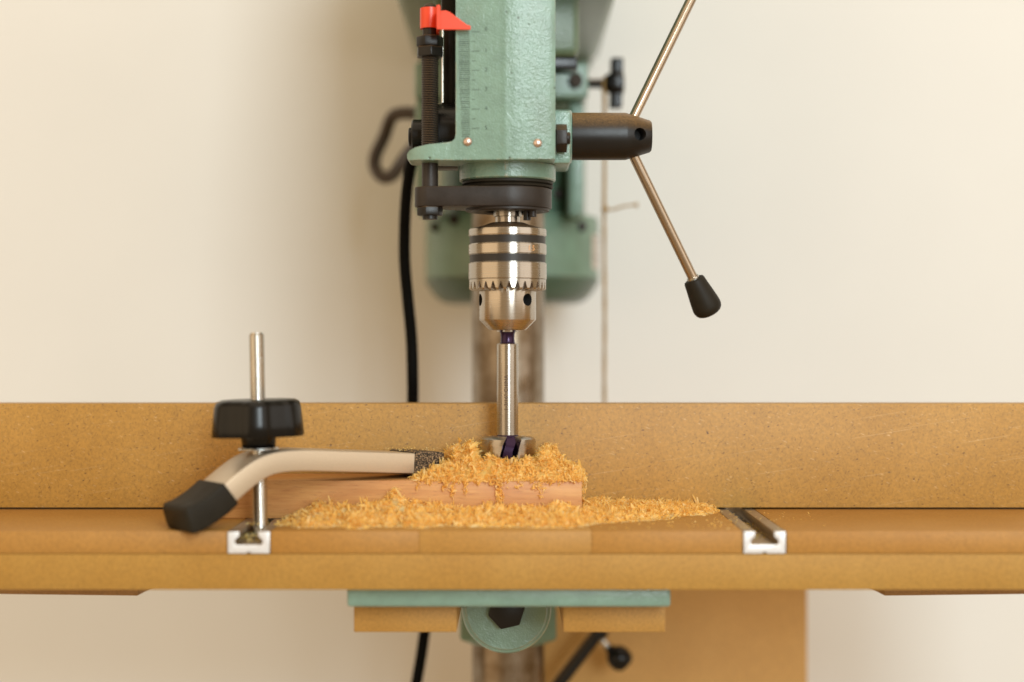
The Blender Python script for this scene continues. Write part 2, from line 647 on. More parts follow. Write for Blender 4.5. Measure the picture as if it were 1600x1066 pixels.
# head casting: L-shaped front plate with a soft ridge, body behind
def yfront(x):
    pts = [(-53, -24), (-51.5, -27.5), (-48, -30.5), (-42, -32.4), (-34, -33.0), (-26.8, -33.2), (-4, -35.8), (0, -36.3), (5, -36.2), (22.5, -33.6), (24.9, -32.4)]
    for (a, ya), (b, yb) in zip(pts, pts[1:]):
        if x <= b:
            return ya + (yb - ya) * (max(x, a) - a) / (b - a)
    return pts[-1][1]
out = [(-26.8, 430), (-26.8, 200.5), (-27.2, 198.2), (-28.4, 196.9), (-30.5, 196.3), (-41, 195.3), (-48, 193.9), (-51.2, 192.6), (-52.5, 191.0),
       (-52.4, 188.6), (-51.2, 187.5), (-30, 187.0), (0, 187.0), (24.9, 187.6), (24.9, 430)]
bm = prism(out, 'Y', -60, -4, 0)
for xx in (-50.5, -47, -43, -38, -32, -26.6, -18, -10, -5, -2.5, 0, 2.5, 5, 8, 15, 21.5, 23.5):
    bmesh.ops.bisect_plane(bm, geom=bm.verts[:] + bm.edges[:] + bm.faces[:], plane_co=(xx, 0, 0), plane_no=(1, 0, 0))
for v in bm.verts:
    if v.co.y < -50:
        v.co.y = yfront(v.co.x)
bmesh.ops.recalc_face_normals(bm, faces=bm.faces)
bevel(bm, 1.3, 3, 45)
box(-26.0, 24.2, -5, 72, 188.2, 428, 1.0, 2, bm)
# neck round the quill below the plate
# rear body that clamps the column
head = obj('head_casting', bm, 'green_cast_paint', dp, sharp=28)
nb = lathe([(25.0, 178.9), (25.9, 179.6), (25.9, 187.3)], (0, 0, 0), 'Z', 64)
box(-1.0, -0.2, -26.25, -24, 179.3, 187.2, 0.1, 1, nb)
obj('quill_neck', nb, 'green_shaded_grimy_paint', dp)  # green darkened for the ledge's shade as well as grime
rear = box(-45, 43, 98, 128, 264.8, 306, 5, 3)
obj('rear_housing', rear, 'green_guard_shade_paint', dp)  # guard's darker green stands in for the shade the guard throws here
obj('rear_shadow_block', box(-38, 42, 104, 126, 258, 265.2, 1), 'black_plastic', dp)  # black block put in for the shadow zone under the housing
# stamped depth scale on the left facet
bm = bmesh.new()
def on_face(x, z, off=0.05):
    return (x, yfront(x) - off, z)
def stroke(bm, x0, x1, z, t):
    vs_ = [bm.verts.new(on_face(*p)) for p in ((x0, z - t / 2), (x1, z - t / 2), (x1, z + t / 2), (x0, z + t / 2))]
    bm.faces.new(vs_)
for k in range(0, 55):
    z = 253.2 - k
    wv = random.uniform(-0.3, 0.3)
    left = -25.3 if k < 22 else -25.3 + min(1.6, (k - 22) * .07)
    gap = random.random() < 0.25
    if gap:
        g0 = random.uniform(-24, -21)
        stroke(bm, left + wv, g0, z, 0.24)
        stroke(bm, g0 + 0.5, -19.4 + wv * .5, z, 0.26)
    else:
        stroke(bm, left + wv, -19.4 + wv * .5, z, random.uniform(0.26, 0.42))
    if k % 10 == 0:
        stroke(bm, -18.4, -14.4, z, 0.26)
    elif k % 10 == 5:
        stroke(bm, -18.4, -16.6, z, 0.26)
obj('depth_scale', bm, 'scale_ink', head, normals=False)
for k in range(6):
    zc = 253.4 - 10 * k + (1.0 if k == 0 else 0.0)
    obj('numeral', text_bm(str(k), 3.0, lambda x, y, zc=zc: on_face(-11.0 + x, zc + y)), 'scale_ink', head, normals=False)
for x, z in ((-20.5, 196.4), (15.6, 195.6)):
    bm = lathe([(2.4, 0.3), (2.3, 0.9), (1.8, 1.5), (1.0, 1.9), (0, 2.05)], (x, yfront(x) + 0.45, z), (0, -1, 0), 24)
    obj('rivet', bm, 'rivet_copper', head)
# pinion boss, lock nut
boss = lathe([(14.6, 20), (14.6, 33.5), (13.8, 34.5)], (0, 2, 203.5), 'X', 48)
box(22, 33.6, -12, 30, 187.6, 216, 1.5, 2, boss)
obj('pinion_boss', boss, 'green_cast_paint', dp)
bm = hexprism((0, -16.5, 200.4), 'X', 7.6, 25.6, 31.4, R(30), 0.5)
lathe([(3.2, 31), (3.2, 32.6), (2.6, 33.2)], (0, -16.5, 200.4), 'X', 24, bm)
obj('lock_nut', bm, 'black_oxide', dp)

# spring housing, black channel and thin rod on the left
bm = lathe([(18, -27), (18, -45), (17, -46)], (0, 8, 204), 'X', 48)
obj('spring_housing', bm, 'black_plastic', dp)
bm = lathe([(9.5, -46), (9.5, -51.2), (8.6, -52), (5.0, -52.0), (5.0, -53.4), (4.4, -53.8)], (0, 8, 204.2), 'X', 40)
obj('spring_cap', bm, 'black_plastic', dp)
obj('black_channel', box(-37, -27, 26, 60, 222, 324, 1), 'black_plastic', dp)  # plain black channel filling the gap left of the head
obj('guide_wire', tube([(-35.0, 2, 222), (-35.0, 2, 254), (-35, 3, 262)], 0.7, 10), 'zinc_bolt', dp)

# depth-stop rod with thread, nuts and pointer
RX, RY = -41.0, -15.0
def threaded(z0, z1, pitch, r0, r1, cx, cy, seg=20):
    b = bmesh.new()
    n = int((z1 - z0) / pitch * 4)
    rings = []
    for i in range(n + 1):
        ring = []
        for k in range(seg):
            a = 2 * math.pi * k / seg
            ph = (i / 4.0 + k / seg) % 1.0
            rr = r0 + (r1 - r0) * (1 - abs(2 * ph - 1))
            ring.append(b.verts.new((cx + rr * math.cos(a), cy + rr * math.sin(a), z0 + (z1 - z0) * i / n)))
        rings.append(ring)
    for A, B in zip(rings, rings[1:]):
        for k in range(seg):
            b.faces.new((A[k], A[(k + 1) % seg], B[(k + 1) % seg], B[k]))
    b.faces.new(rings[0])
    b.faces.new(rings[-1])
    return b
bm = threaded(194, 246, 1.25, 4.0, 4.75, RX, RY)
lathe([(4.3, 160), (4.3, 194.2)], (RX, RY, 0), 'Z', 32, bm)
lathe([(4.0, 245.8), (4.0, 259), (4.1, 268), (3.6, 270.3), (2.4, 271.6), (0, 272.1)], (RX, RY, 0), 'Z', 32, bm)
obj('depth_rod', bm, 'black_oxide', dp, sharp=60)
obj('stop_nut', hexprism((RX, RY, 0), 'Z', 7.3, 248.9, 254.4, R(8), 0.6), 'black_steel', dp)
obj('stop_nut', hexprism((RX, RY, 0), 'Z', 7.6, 243.4, 248.7, R(-22), 0.6), 'black_steel', dp)
bm = hexprism((RX, RY, 0), 'Z', 7.0, 159.6, 164.2, R(12), 0.5)
lathe([(4.0, 157.6), (4.0, 160)], (RX, RY, 0), 'Z', 24, bm)
n_ = obj('end_nut', bm, 'black_steel', dp)
# pointer
arc = [(RX + 5.3 * math.cos(a), RY + 5.3 * math.sin(a)) for a in [R(d) for d in range(40, 330, 12)]]
arc_in = [(RX + 4.15 * math.cos(a), RY + 4.15 * math.sin(a)) for a in [R(d) for d in range(328, 39, -12)]]
bm = prism(arc + arc_in, 'Z', 258.4, 269.2, 0.0)
prism([(-37.6, -11.5), (-36.0, -11.5), (-34.9, -38.4), (-36.6, -38.4)], 'Z', 255.0, 266.2, 0.2, 1, bm)
prism([(-36.3, 253.6), (-34.4, 253.6), (-34.4, 265.4), (-35.0, 266.4), (-36.3, 266.0)], 'Y', -39.0, -37.2, 0.2, 1, bm)
prism([(-35.0, 253.5), (-18.9, 253.5), (-18.9, 255.6), (-20.6, 255.9), (-29.6, 262.6), (-31.5, 263.4), (-35.0, 263.2)], 'Y', -38.6, -37.4, 0.25, 1, bm)
pt = obj('pointer', bm, 'red_plastic', dp)
pt['label'] = 'red plastic depth pointer'

# quill ring and depth collar arm
obj('quill', lathe([(22.5, 163), (22.5, 181)], (0, 0, 0), 'Z', 64), 'black_oxide', dp)
bm = lathe([(22.4, 175.0), (24.3, 175.3), (24.6, 176.2), (23.6, 176.8), (24.6, 177.4), (24.4, 178.6), (22.4, 178.8)], (0, 0, 0), 'Z', 64, caps=False)
obj('rubber_ring', bm, 'black_rubber', dp)
def hull2(c0, r0, c1, r1, n=26):
    pts = [(c0[0] + r0 * math.cos(2 * math.pi * k / 90), c0[1] + r0 * math.sin(2 * math.pi * k / 90)) for k in range(90)] + \
          [(c1[0] + r1 * math.cos(2 * math.pi * k / 60), c1[1] + r1 * math.sin(2 * math.pi * k / 60)) for k in range(60)]
    pts = sorted(set((round(a, 4), round(b, 4)) for a, b in pts))
    def half(ps):
        h = []
        for p in ps:
            while len(h) >= 2 and (h[-1][0] - h[-2][0]) * (p[1] - h[-2][1]) - (h[-1][1] - h[-2][1]) * (p[0] - h[-2][0]) <= 0:
                h.pop()
            h.append(p)
        return h[:-1]
    return half(pts) + half(pts[::-1])
bm = prism(hull2((0, 0), 23.8, (RX - 0.2, RY + 2), 8.0), 'Z', 164.2, 174.8, 0.7, 2)
obj('depth_collar', bm, 'black_oxide', dp)
bm = lathe([(20, 163.6), (19.4, 162.6), (14, 162.4), (12, 163), (10, 163)], (0, 0, 0), 'Z', 48)
lathe([(2.0, 158.0), (2.0, 163.4)], (10.5, -5, 0), 'Z', 16, bm)
lathe([(2.0, 159.5), (2.0, 163.4)], (13.5, -9, 0), 'Z', 16, bm)
obj('collar_underside', bm, 'black_oxide', dp)
obj('spindle', lathe([(7.6, 164), (7.6, 160.3), (6.6, 160), (6.6, 155)], (0, 0, 0), 'Z', 48), 'chuck_steel', dp)

# chuck
ck = bpy.data.objects.new('chuck', None)
put(ck, dp)
obj('chuck_cone', lathe([(6.4, 157.2), (9.0, 156.9), (13.0, 155.4), (19.4, 153.8), (20.2, 153.2), (15, 152)], (0, 0, 0), 'Z', 64), 'black_oxide', ck)
prof = [(20.0, 153.6), (20.8, 153.3), (21.0, 152.6), (21.0, 149.9), (20.75, 149.6), (20.3, 149.55), (20.3, 145.3), (20.75, 145.2), (21, 144.9), (21.0, 140.0), (20.75, 139.75), (20.3, 139.65),
        (20.3, 135.3), (20.75, 135.2), (21.05, 134.9), (21.05, 126.7), (20.7, 126.35), (20.2, 126.2)]
obj('chuck_body', lathe(prof, (0, 0, 0), 'Z', 96), 'chuck_steel', ck)
for z0, z1 in ((145.4, 149.45), (135.4, 139.55)):
    obj('dark_ring', lathe([(20.2, z0), (20.42, z0 + .1), (20.42, z1 - .1), (20.2, z1)], (0, 0, 0), 'Z', 96, caps=False), 'dark_band', ck)
# geared sleeve
b = bmesh.new()
NTEETH, sub = 30, 8
rows = []
for ri, (r, ztip, zval) in enumerate([(20.75, 126.3, 126.3), (20.75, 121.5, 125.0), (20.2, 120.7, 124.9), (15.6, 119.9, 122.2), (15.0, 120.6, 122.2)]):
    ring = []
    for k in range(NTEETH * sub):
        ph = (k % sub) / sub
        tri = [0, 0, 0.0, 0.45, 0.95, 1.0, 0.55, 0.05][k % sub]
        a = 2 * math.pi * (k / (NTEETH * sub)) + 0.03
        ring.append(b.verts.new((r * math.cos(a), r * math.sin(a), ztip + (zval - ztip) * tri)))
    rows.append(ring)
for A, B in zip(rows, rows[1:]):
    for k in range(len(A)):
        b.faces.new((A[k], A[(k + 1) % len(A)], B[(k + 1) % len(A)], B[k]))
obj('gear_ring', b, 'chuck_steel', ck, sharp=20)
nose = obj('chuck_nose', lathe([(14.6, 122.5), (15.3, 121.5), (15.35, 120.3), (15.35, 104.9), (15.0, 104.4), (10.2, 99.6), (9.6, 99.2), (4.6, 99.2), (4.6, 108)], (0, 0, 0), 'Z', 96), None, ck, mats=['nose_steel'])
cutters = []
for d in (-45, -164, 75):
    a = R(d)
    dv = Vector((math.cos(a), math.sin(a), 0))
    cutters.append(lathe([(3.3, 9.5), (3.3, 20)], (0, 0, 115.3), dv, 32))
cut(nose, cutters)
for k in range(3):
    a = R(-90 + 120 * k)
    d = Vector((math.cos(a), math.sin(a), 0))
    bm = lathe([(2.6, -1.2), (2.6, 6.5)], d * 3.6 + Vector((0, 0, 99.4)), 'Z', 6)
    obj('jaw', bm, 'nose_steel', ck)
# engraving on the middle band
def chuck_wrap(az0, zc, r):
    return lambda x, y: (r * math.cos(az0 + x / r), r * math.sin(az0 + x / r), zc + y)
obj('engraving', text_bm('1.5', 4.0, chuck_wrap(R(-53), 142.3, 21.06)), 'etch_bright', ck, normals=False)

# feed hub and handles
hub = obj('feed_hub', lathe([(12.7, 34.6), (12.7, 63.2), (12.5, 64.2), (8.6, 76.6), (7.8, 77.4), (0, 77.4)], (0, 0, 203.5), 'X', 96), None, dp, mats=['black_steel'])
nrm = Vector((0.3, -0.954, 0))
cut(hub, [lathe([(3.4, -8), (3.4, 8)], Vector((70.6, -10.2, 203.5)), nrm, 32)])
def rod(dirv, length, knob):
    st = Vector((62.9, 0, 203.5))
    d = Vector(dirv).normalized()
    o = obj('feed_handle', tube([st + d * 6, st + d * 40, st + d * length], 2.75, 20), 'chrome_rod', dp)
    if knob:
        c = st + d * (length - 4)
        bm = lathe([(3.0, -0.4), (4.8, -0.7), (5.6, -0.3), (5.95, 0.6), (6.4, 4), (7.2, 9), (7.8, 13), (8.1, 16), (8.0, 17.6), (7.5, 19.1), (6.4, 20.4), (4.6, 21.3), (2.4, 21.7), (0, 21.8)], c, d, 40)
        obj('knob', bm, 'black_rubber', o)
        obj('ferrule', lathe([(2.7, -2), (3.5, -2), (3.5, 1)], c, d, 24), 'zinc_bolt', o)
rod((0.515, 0.22, -1.0), 92, True)
rod((0.49, 0.22, 1.0), 118, True)

# motor and its mount behind the column
mt = bpy.data.objects.new('motor', None)
put(mt, dp)
obj('motor_body', lathe([(50, 137.4), (61.5, 137.4), (61.5, 178), (60.5, 180.3), (52, 181.5), (52, 262), (44, 268)], (2.4, 272, 0), 'Z', 72), 'green_motor_paint', mt)
obj('motor_cap', lathe([(44, 119.5), (48.5, 120.3), (52.5, 122.6), (56, 126.2), (59, 130.6), (61.2, 134.4), (62.0, 135.9), (62.0, 137.0), (58, 137.2)], (2.4, 272, 0), 'Z', 72), 'green_cap_paint', mt)
for px, z in ((-50.5, 172), (50.2, 172), (-37, 176), (34, 194)):
    yy = 272 - math.sqrt(max(1, 61.5 ** 2 - (px - 2.4) ** 2))
    if z > 181:
        yy = 272 - math.sqrt(max(1, 52 ** 2 - (px - 2.4) ** 2))
    obj('motor_screw', lathe([(3.6, 0.8), (3.6, -2.5), (2.6, -3.2)], (px, yy, z), 'Y', 20), 'black_oxide', mt)
# data plate, bent round the right flank of the motor
b = bmesh.new()
for i in range(9):
    a = R(-26 + 5 * i)
    for z in (143.5, 167.5):
        b.verts.new((2.4 + 61.9 * math.cos(a), 272 + 61.9 * math.sin(a), z))
b.verts.ensure_lookup_table()
for i in range(8):
    b.faces.new((b.verts[2 * i], b.verts[2 * i + 2], b.verts[2 * i + 3], b.verts[2 * i + 1]))
pl = obj('data_plate', b, 'label_paper', mt)
b = bmesh.new()
for row in range(5):
    for i in range(3):
        a0, a1 = R(-22 + 11 * i), R(-22 + 11 * i + random.uniform(6, 9))
        z = 147 + row * 4.2
        vs_ = [b.verts.new((2.4 + 62.0 * math.cos(a), 272 + 62.0 * math.sin(a), zz)) for a, zz in ((a0, z), (a1, z), (a1, z + 1.6), (a0, z + 1.6))]
        b.faces.new(vs_)
obj('printed_lines', b, 'label_ink', pl, normals=False)
bm = box(-61.5, 52.4, 182, 214, 252.5, 276, 2.5, 3)
box(-61.5, -50, 190, 240, 178, 252.6, 2, 2, bm)
box(40, 50.5, 196, 240, 176, 253, 3, 2, bm)
obj('motor_mount', bm, 'green_cast_paint', mt)
bm = lathe([(4.6, 2), (4.6, -2.5), (3.8, -3.2)], (43.8, 182, 263.5), (0.35, -1, 0.25), 24)
bmesh.ops.scale(bm, verts=bm.verts, vec=(1, 1, 1.15), space=Matrix.Translation((-43.8, -182, -263.5)))
obj('mount_bolt', bm, 'black_steel', mt)
ts = obj('thumb_screw', tube([(50, 190, 263), (70, 190, 263)], 3.1, 20), 'black_steel', mt)
bm = prism(rounded([(246.5, 185), (257, 185), (259, 182), (267.5, 182), (269.5, 185), (279.5, 185), (279.5, 195), (269.5, 195), (267.5, 198), (259, 198), (257, 195), (246.5, 195)], 1.6), 'X', 0, 1, 0)
for v in bm.verts:
    v.co = Vector((67.0 + v.co.x * 8.2 + (v.co.y - 263) * .03, v.co.z, v.co.y))
bmesh.ops.recalc_face_normals(bm, faces=bm.faces)
bevel(bm, 0.8, 2, 50)
lathe([(5.0, 63.0), (6.6, 66), (6.6, 76)], (0, 190, 263), 'X', 24, bm)
obj('wing_knob', bm, 'black_plastic', ts)
# belt guard, seen from below
bm = box(-71.5, 68.5, 58, 352, 306, 430, 8, 3)
box(-69, 66, 60, 64, 303, 307, 0.8, 1, bm)
box(-66, 62, 344, 350, 301, 307, 0.8, 1, bm)
obj('belt_guard', bm, 'green_guard_shade_paint', dp)

# cast table, bracket and its bolt
bm = box(-79.7, 81.3, -66, 96, -39.0, -29.0, 1.6, 3)
obj('cast_table', bm, 'green_cast_paint', dp)
bm = lathe([(24.8, 42), (24.8, 22), (24.0, 20.6), (22.8, 20.2), (22.6, 19.4), (21.8, 18.6)], (-0.6, 0, -54.6), 'Y', 64)
for v in bm.verts:
    v.co.y = v.co.y
prism(rounded([(-15, 24), (15, 24), (25, 128), (-25, 128)], 3), 'Z', -70, -39.2, 1.5, 2, bm)
obj('table_bracket', bm, 'green_cast_paint', dp)
bm = lathe([(28.6, -96), (29.8, -94.8), (29.8, -42), (28.6, -40.5)], (0, 153, 0), 'Z', 64)
box(-30, 30, 125, 160, -93, -42, 3, 2, bm)
obj('column_collar', bm, 'green_motor_paint', dp)
obj('pivot_bolt', hexprism((-0.6, 0, -54.4), 'Y', 10.4, 11.6, 18.8, R(17), 0.8), 'black_steel', dp)
# clamp lever behind the column
bm = tube([(60, 166, -92), (46, 166, -110), (22, 165, -141)], 4.3, 20)
lathe([(5.4, -2), (5.4, 3), (4.4, 4)], (58.5, 166, -94.5), (0.62, 0, 0.78), 20, bm)
lv = obj('clamp_lever', bm, 'black_steel', dp)
d = Vector((0.62, 0, -0.6)).normalized()
bm = lathe([(2.6, -10), (3.2, -7), (5.6, -5.2), (7.4, -2.5), (8.0, 1), (7.4, 4.8), (5.4, 7.2), (0, 8.2)], (71, 166, -110.4), d, 28)
obj('lever_knob', bm, 'black_plastic', lv)
obj('lever_stem', tube([(66, 166, -105.6), (58, 166, -96)], 2.2, 14), 'zinc_bolt', lv)

# ------------------------------------------------------------------ forstner bit
bit = thing('forstner_bit', 'steel flat-wing boring bit with purple neck held in the chuck', 'drill bit', (0, 0, 27))
obj('neck', lathe([(4.3, 104), (4.3, 98.2), (3.9, 97.4), (3.7, 95), (3.9, 92.6), (4.6, 91.6)], (0, 0, 0), 'Z', 48), 'purple_coat', bit)
obj('shank', lathe([(4.4, 91.9), (5.5, 91.9), (5.8, 91.5), (5.8, 43.6), (5.7, 42.6), (5.0, 42.4)], (0, 0, 0), 'Z', 64), 'bit_steel', bit)
obj('stamp', text_bm('1-3/16" CHINA', 3.0, lambda x, y: (5.84 * math.cos(R(-97) + -y / 5.84), 5.84 * math.sin(R(-97) + -y / 5.84), 65.5 + x), 0.005), 'etch_dark', bit, normals=False)
obj('core', lathe([(5.0, 43.6), (5.9, 42.6), (6.2, 41.6), (7.0, 38), (7.0, 30), (3.0, 27.6), (0, 25)], (0, 0, 0), 'Z', 48), 'purple_coat', bit)
def wing(a0, a1, skew):
    b = bmesh.new()
    zs = [(27.2, 15.0, 0), (36.6, 15.0, .55), (38.0, 15.25, .62), (40.8, 15.1, .9), (41.7, 13.6, 1.0)]
    n = 24
    outer, inner = [], []
    for z, r, t in zs:
        oo, ii = [], []
        for k in range(n + 1):
            a = R(a0 + (a1 - a0) * k / n + skew * (t - 0.5))
            oo.append(b.verts.new((r * math.cos(a), r * math.sin(a), z)))
            ii.append(b.verts.new((6.0 * math.cos(a), 6.0 * math.sin(a), z + (0.6 if t == 1 else 0))))
        outer.append(oo)
        inner.append(ii)
    for j in range(len(zs) - 1):
        for k in range(n):
            b.faces.new((outer[j][k], outer[j][k + 1], outer[j + 1][k + 1], outer[j + 1][k]))
            b.faces.new((inner[j][k], inner[j][k + 1], inner[j + 1][k + 1], inner[j + 1][k]))
        for k in (0, n):
            b.faces.new((outer[j][k], outer[j + 1][k], inner[j + 1][k], inner[j][k]))
    for k in range(n):
        for j in (0, -1):
            b.faces.new((outer[j][k], outer[j][k + 1], inner[j][k + 1], inner[j][k]))
    return obj('cutter_wing', b, 'bit_steel', bit, sharp=30)
wing(-102, -232, 18)
wing(-66, 52, 14)
# slanting purple web in the throat
b = bmesh.new()
for z, x0, x1, y in ((27.5, -3.4, 1.2, -9.5), (34, -2.2, 2.6, -11), (38.5, -0.8, 4.2, -9.5), (42.2, -0.4, 4.8, -6)):
    b.verts.new((x0, y, z))
    b.verts.new((x1, y, z))
    b.verts.new((x1, 0, z))
    b.verts.new((x0, 0, z))
b.verts.ensure_lookup_table()
for j in range(3):
    for k in range(4):
        b.faces.new([b.verts[4 * j + k], b.verts[4 * j + (k + 1) % 4], b.verts[4 * j + 4 + (k + 1) % 4], b.verts[4 * j + 4 + k]])
obj('web', b, 'purple_coat', bit)

# ------------------------------------------------------------------ hold-down clamp
BX, BY = -126.0, -50.0
TH = R(36.5)
cl = thing('hold_down_clamp', 'arched aluminium hold-down clamp with black knob pressing on the beech block', 'clamp', (BX, BY, 0))
A = Vector((math.cos(TH), math.sin(TH), 0))
Wd = Vector((-math.sin(TH), math.cos(TH), 0))
def sweep(name, path, half, th, mat, bev, parent, off=0.0, ends=()):
    """path: (t, z_top); a flat bar of thickness th and width 2*half swept along it"""
    P = spline([(t, 0, z) for t, z in path], 6)
    b = bmesh.new()
    rings = []
    for i, p in enumerate(P):
        d = (P[min(i + 1, len(P) - 1)] - P[max(i - 1, 0)]).normalized()
        nrm_ = Vector((-d.z, 0, d.x))
        top = p + nrm_ * off
        bot = p - nrm_ * (th + off)
        if i < len(ends):
            mid = (top + bot) / 2
            top, bot = mid + (top - mid) * ends[i], mid + (bot - mid) * ends[i]
        ring = []
        for q, s in ((top, -1), (top, 1), (bot, 1), (bot, -1)):
            h = (half + off) * (1 - (1 - ends[i]) * .5 if i < len(ends) else 1)
            ring.append(b.verts.new(Vector((BX, BY, 0)) + A * q.x + Vector((0, 0, q.z)) + Wd * (s * h)))
        rings.append(ring)
    for Ra, Rb in zip(rings, rings[1:]):
        for k in range(4):
            b.faces.new((Ra[k], Ra[(k + 1) % 4], Rb[(k + 1) % 4], Rb[k]))
    b.faces.new(rings[0])
    b.faces.new(rings[-1])
    bmesh.ops.recalc_face_normals(b, faces=b.faces)
    bevel(b, bev, 3, 50)
    return obj(name, b, mat, parent, sharp=40)
path = [(-36, 14.6), (-25, 22.9), (-16, 29.4), (-8, 34.2), (0, 36.9), (9, 38.0), (20, 37.9), (40, 36.6), (86, 33.4), (103, 32.2)]
arm = sweep('arm', path, 12.6, 10.8, 'clamp_aluminium', 0.7, cl)
lowcap = sweep('rubber_foot', [(-47.0, 11.0), (-40, 13.2), (-32, 17.6), (-25.2, 22.8)], 12.6, 10.8, 'black_rubber', 1.3, cl, off=1.5, ends=(0.72, 0.93))
tipcap = sweep('rubber_tip', [(86, 33.4), (96, 32.7), (104.5, 32.1)], 12.6, 10.8, 'dusty_rubber', 1.2, cl, off=1.2)
# threaded bolt, washer, knob: all leaning a little
TILT = Matrix.Rotation(R(-1.2), 3, 'Y')
def tilt(bm):
    bmesh.ops.rotate(bm, verts=bm.verts, cent=(BX, BY, 38), matrix=TILT)
    return bm
bm = threaded(-7.0, 96.5, 1.25, 3.55, 3.95, BX, BY)
lathe([(3.4, 96.4), (3.0, 97.6), (0, 97.7)], (BX, BY, 0), 'Z', 20, bm)
obj('bolt', tilt(bm), 'zinc_bolt', cl, sharp=60)
obj('bolt_head', hexprism((BX, BY, 0), 'Z', 6.6, -6.2, -4.4, R(30), 0.2), 'zinc_bolt', cl)
obj('washer', tilt(lathe([(4.2, 38.2), (10.6, 38.2), (10.9, 38.5), (10.6, 39.4), (4.2, 39.4)], (BX, BY, 0), 'Z', 48, caps=False)), 'zinc_bolt', cl)
b = bmesh.new()
prof = [(45.2, 0.985), (45.6, 1.0), (52, 0.975), (60, 0.935), (62.4, 0.90), (63.6, 0.80), (63.9, 0.6)]
rings = []
for z, s in prof:
    ring = []
    for k in range(140):
        a = 2 * math.pi * k / 140
        rr = 24.6 * s * (0.955 + 0.045 * math.tanh(1.8 * math.cos(6 * (a - R(-84)))) / math.tanh(1.8))
        ring.append(b.verts.new((BX + rr * math.cos(a), BY + rr * math.sin(a), z)))
    rings.append(ring)
for Ra, Rb in zip(rings, rings[1:]):
    for k in range(140):
        b.faces.new((Ra[k], Ra[(k + 1) % 140], Rb[(k + 1) % 140], Rb[k]))
b.faces.new(rings[0])
b.faces.new(rings[-1])
lathe([(8.2, 39.5), (8.5, 39.8), (8.9, 46)], (BX, BY, 0), 'Z', 40, b)
obj('knob', tilt(b), 'black_plastic', cl, sharp=50)

# ------------------------------------------------------------------ cleats under the cast table
for x0, x1, lab in ((-77.8, -25.6, 'wooden cleat under the left half of the green cast table'), (28.4, 80.2, 'wooden cleat under the right half of the green cast table')):
    o = obj('wooden_cleat', box(x0, x1, -50, 40, -54.4, -39.2, 0.6), 'insert_mdf', None, ((x0 + x1) / 2, 0, -54.4))
    tag(o, lab, 'cleat', 'cleats under the cast table')

# ------------------------------------------------------------------ back panel, cords, twine
o = obj('panel_board', box(6, 200.0, 206, 218, -420, 20, 0.5), 'back_mdf', None, (100, 212, -420))
tag(o, 'plain brown board standing behind the column below the drill table', 'board')

def at(px, py, d):
    return Vector((2.4 + (px - 800) * d / 2465, d - 850, 93.3 + (533 - py) * d / 2465))
pts = [at(660, 205, 985), at(650, 235, 965), at(641, 262, 960), at(634, 320, 960), at(632, 400, 960), at(637, 465, 960), at(643, 530, 960), at(645, 600, 960),
       at(646, 700, 970), at(660, 850, 985), at(666, 950, 990), at(661, 1005, 990), at(651, 1066, 990), at(630, 1180, 990)]
o = obj('power_cord', tube(spline(pts, 8), 3.6, 14), 'black_cable', None, (-60, 110, -100))
tag(o, 'thick black power cord hanging down the wall left of the chuck', 'cord')
pts = [at(700, 190, 1075), at(650, 178, 1080), at(622, 178, 1085), at(610, 187, 1090), at(600, 214, 1095), at(587, 242, 1095), at(586, 262, 1095), at(598, 277, 1090), at(614, 273, 1085), at(630, 250, 1070), at(645, 232, 1050), at(668, 215, 1030)]
o = obj('cable_loop', tube(spline(pts, 8), 4.5, 14), 'brown_cable', None, (-80, 240, 200))
tag(o, 'short looped black cable sticking out beside the spring cap', 'cable')

def twisted(path, r, pitch):
    P = spline(path, 14)
    bm = None
    s = 0.0
    strands = [[], []]
    prev = P[0]
    for p in P:
        s += (p - prev).length
        prev = p
        for k in (0, 1):
            a = 2 * math.pi * s / pitch + math.pi * k
            strands[k].append(p + Vector((math.cos(a), math.sin(a), 0)) * r * .55)
    for st in strands:
        bm = tube(st, r * .68, 8, bm)
    return bm
tw = [(63, 190 - 4.2, 258.5), (63, 185, 245), (63.1, 185, 215), (62.8, 185.2, 181), (63, 185, 150), (63.2, 185, 110), (62.9, 185, 70), (63.2, 185, 30), (63, 185, -10)]
bm = twisted(tw, 1.3, 5.0)
ringp = [(63 + .6 * math.sin(a), 190 + 4.3 * math.cos(a), 263 + 4.3 * math.sin(a)) for a in [2 * math.pi * k / 24 for k in range(25)]]
tube(ringp, 1.1, 8, bm)
for v_ in twisted([(63, 184.6, 180), (68, 184, 179.4), (76, 183, 181.6), (83.5, 183, 182.4)], 1.0, 4.5),:
    bm = join(bm, v_)
lathe([(0, -2.4), (1.9, -1.6), (2.3, 0), (1.9, 1.6), (0, 2.4)], (63.3, 184.6, 180), 'Z', 14, bm)
lathe([(0, -1.6), (1.5, -.8), (1.6, 0.6), (0, 1.6)], (83.8, 183, 182.4), 'X', 10, bm)
o = obj('twine', bm, 'twine_jute', None, (63, 185, -10))
tag(o, 'knotted jute twine hanging from the wing screw behind the feed hub', 'twine')

# ------------------------------------------------------------------ wood shavings
def nz(x, y, s, seed=0):
    return mnoise.noise(Vector((x * s + seed * 17.3, y * s - seed * 9.1, seed * 3.7)))

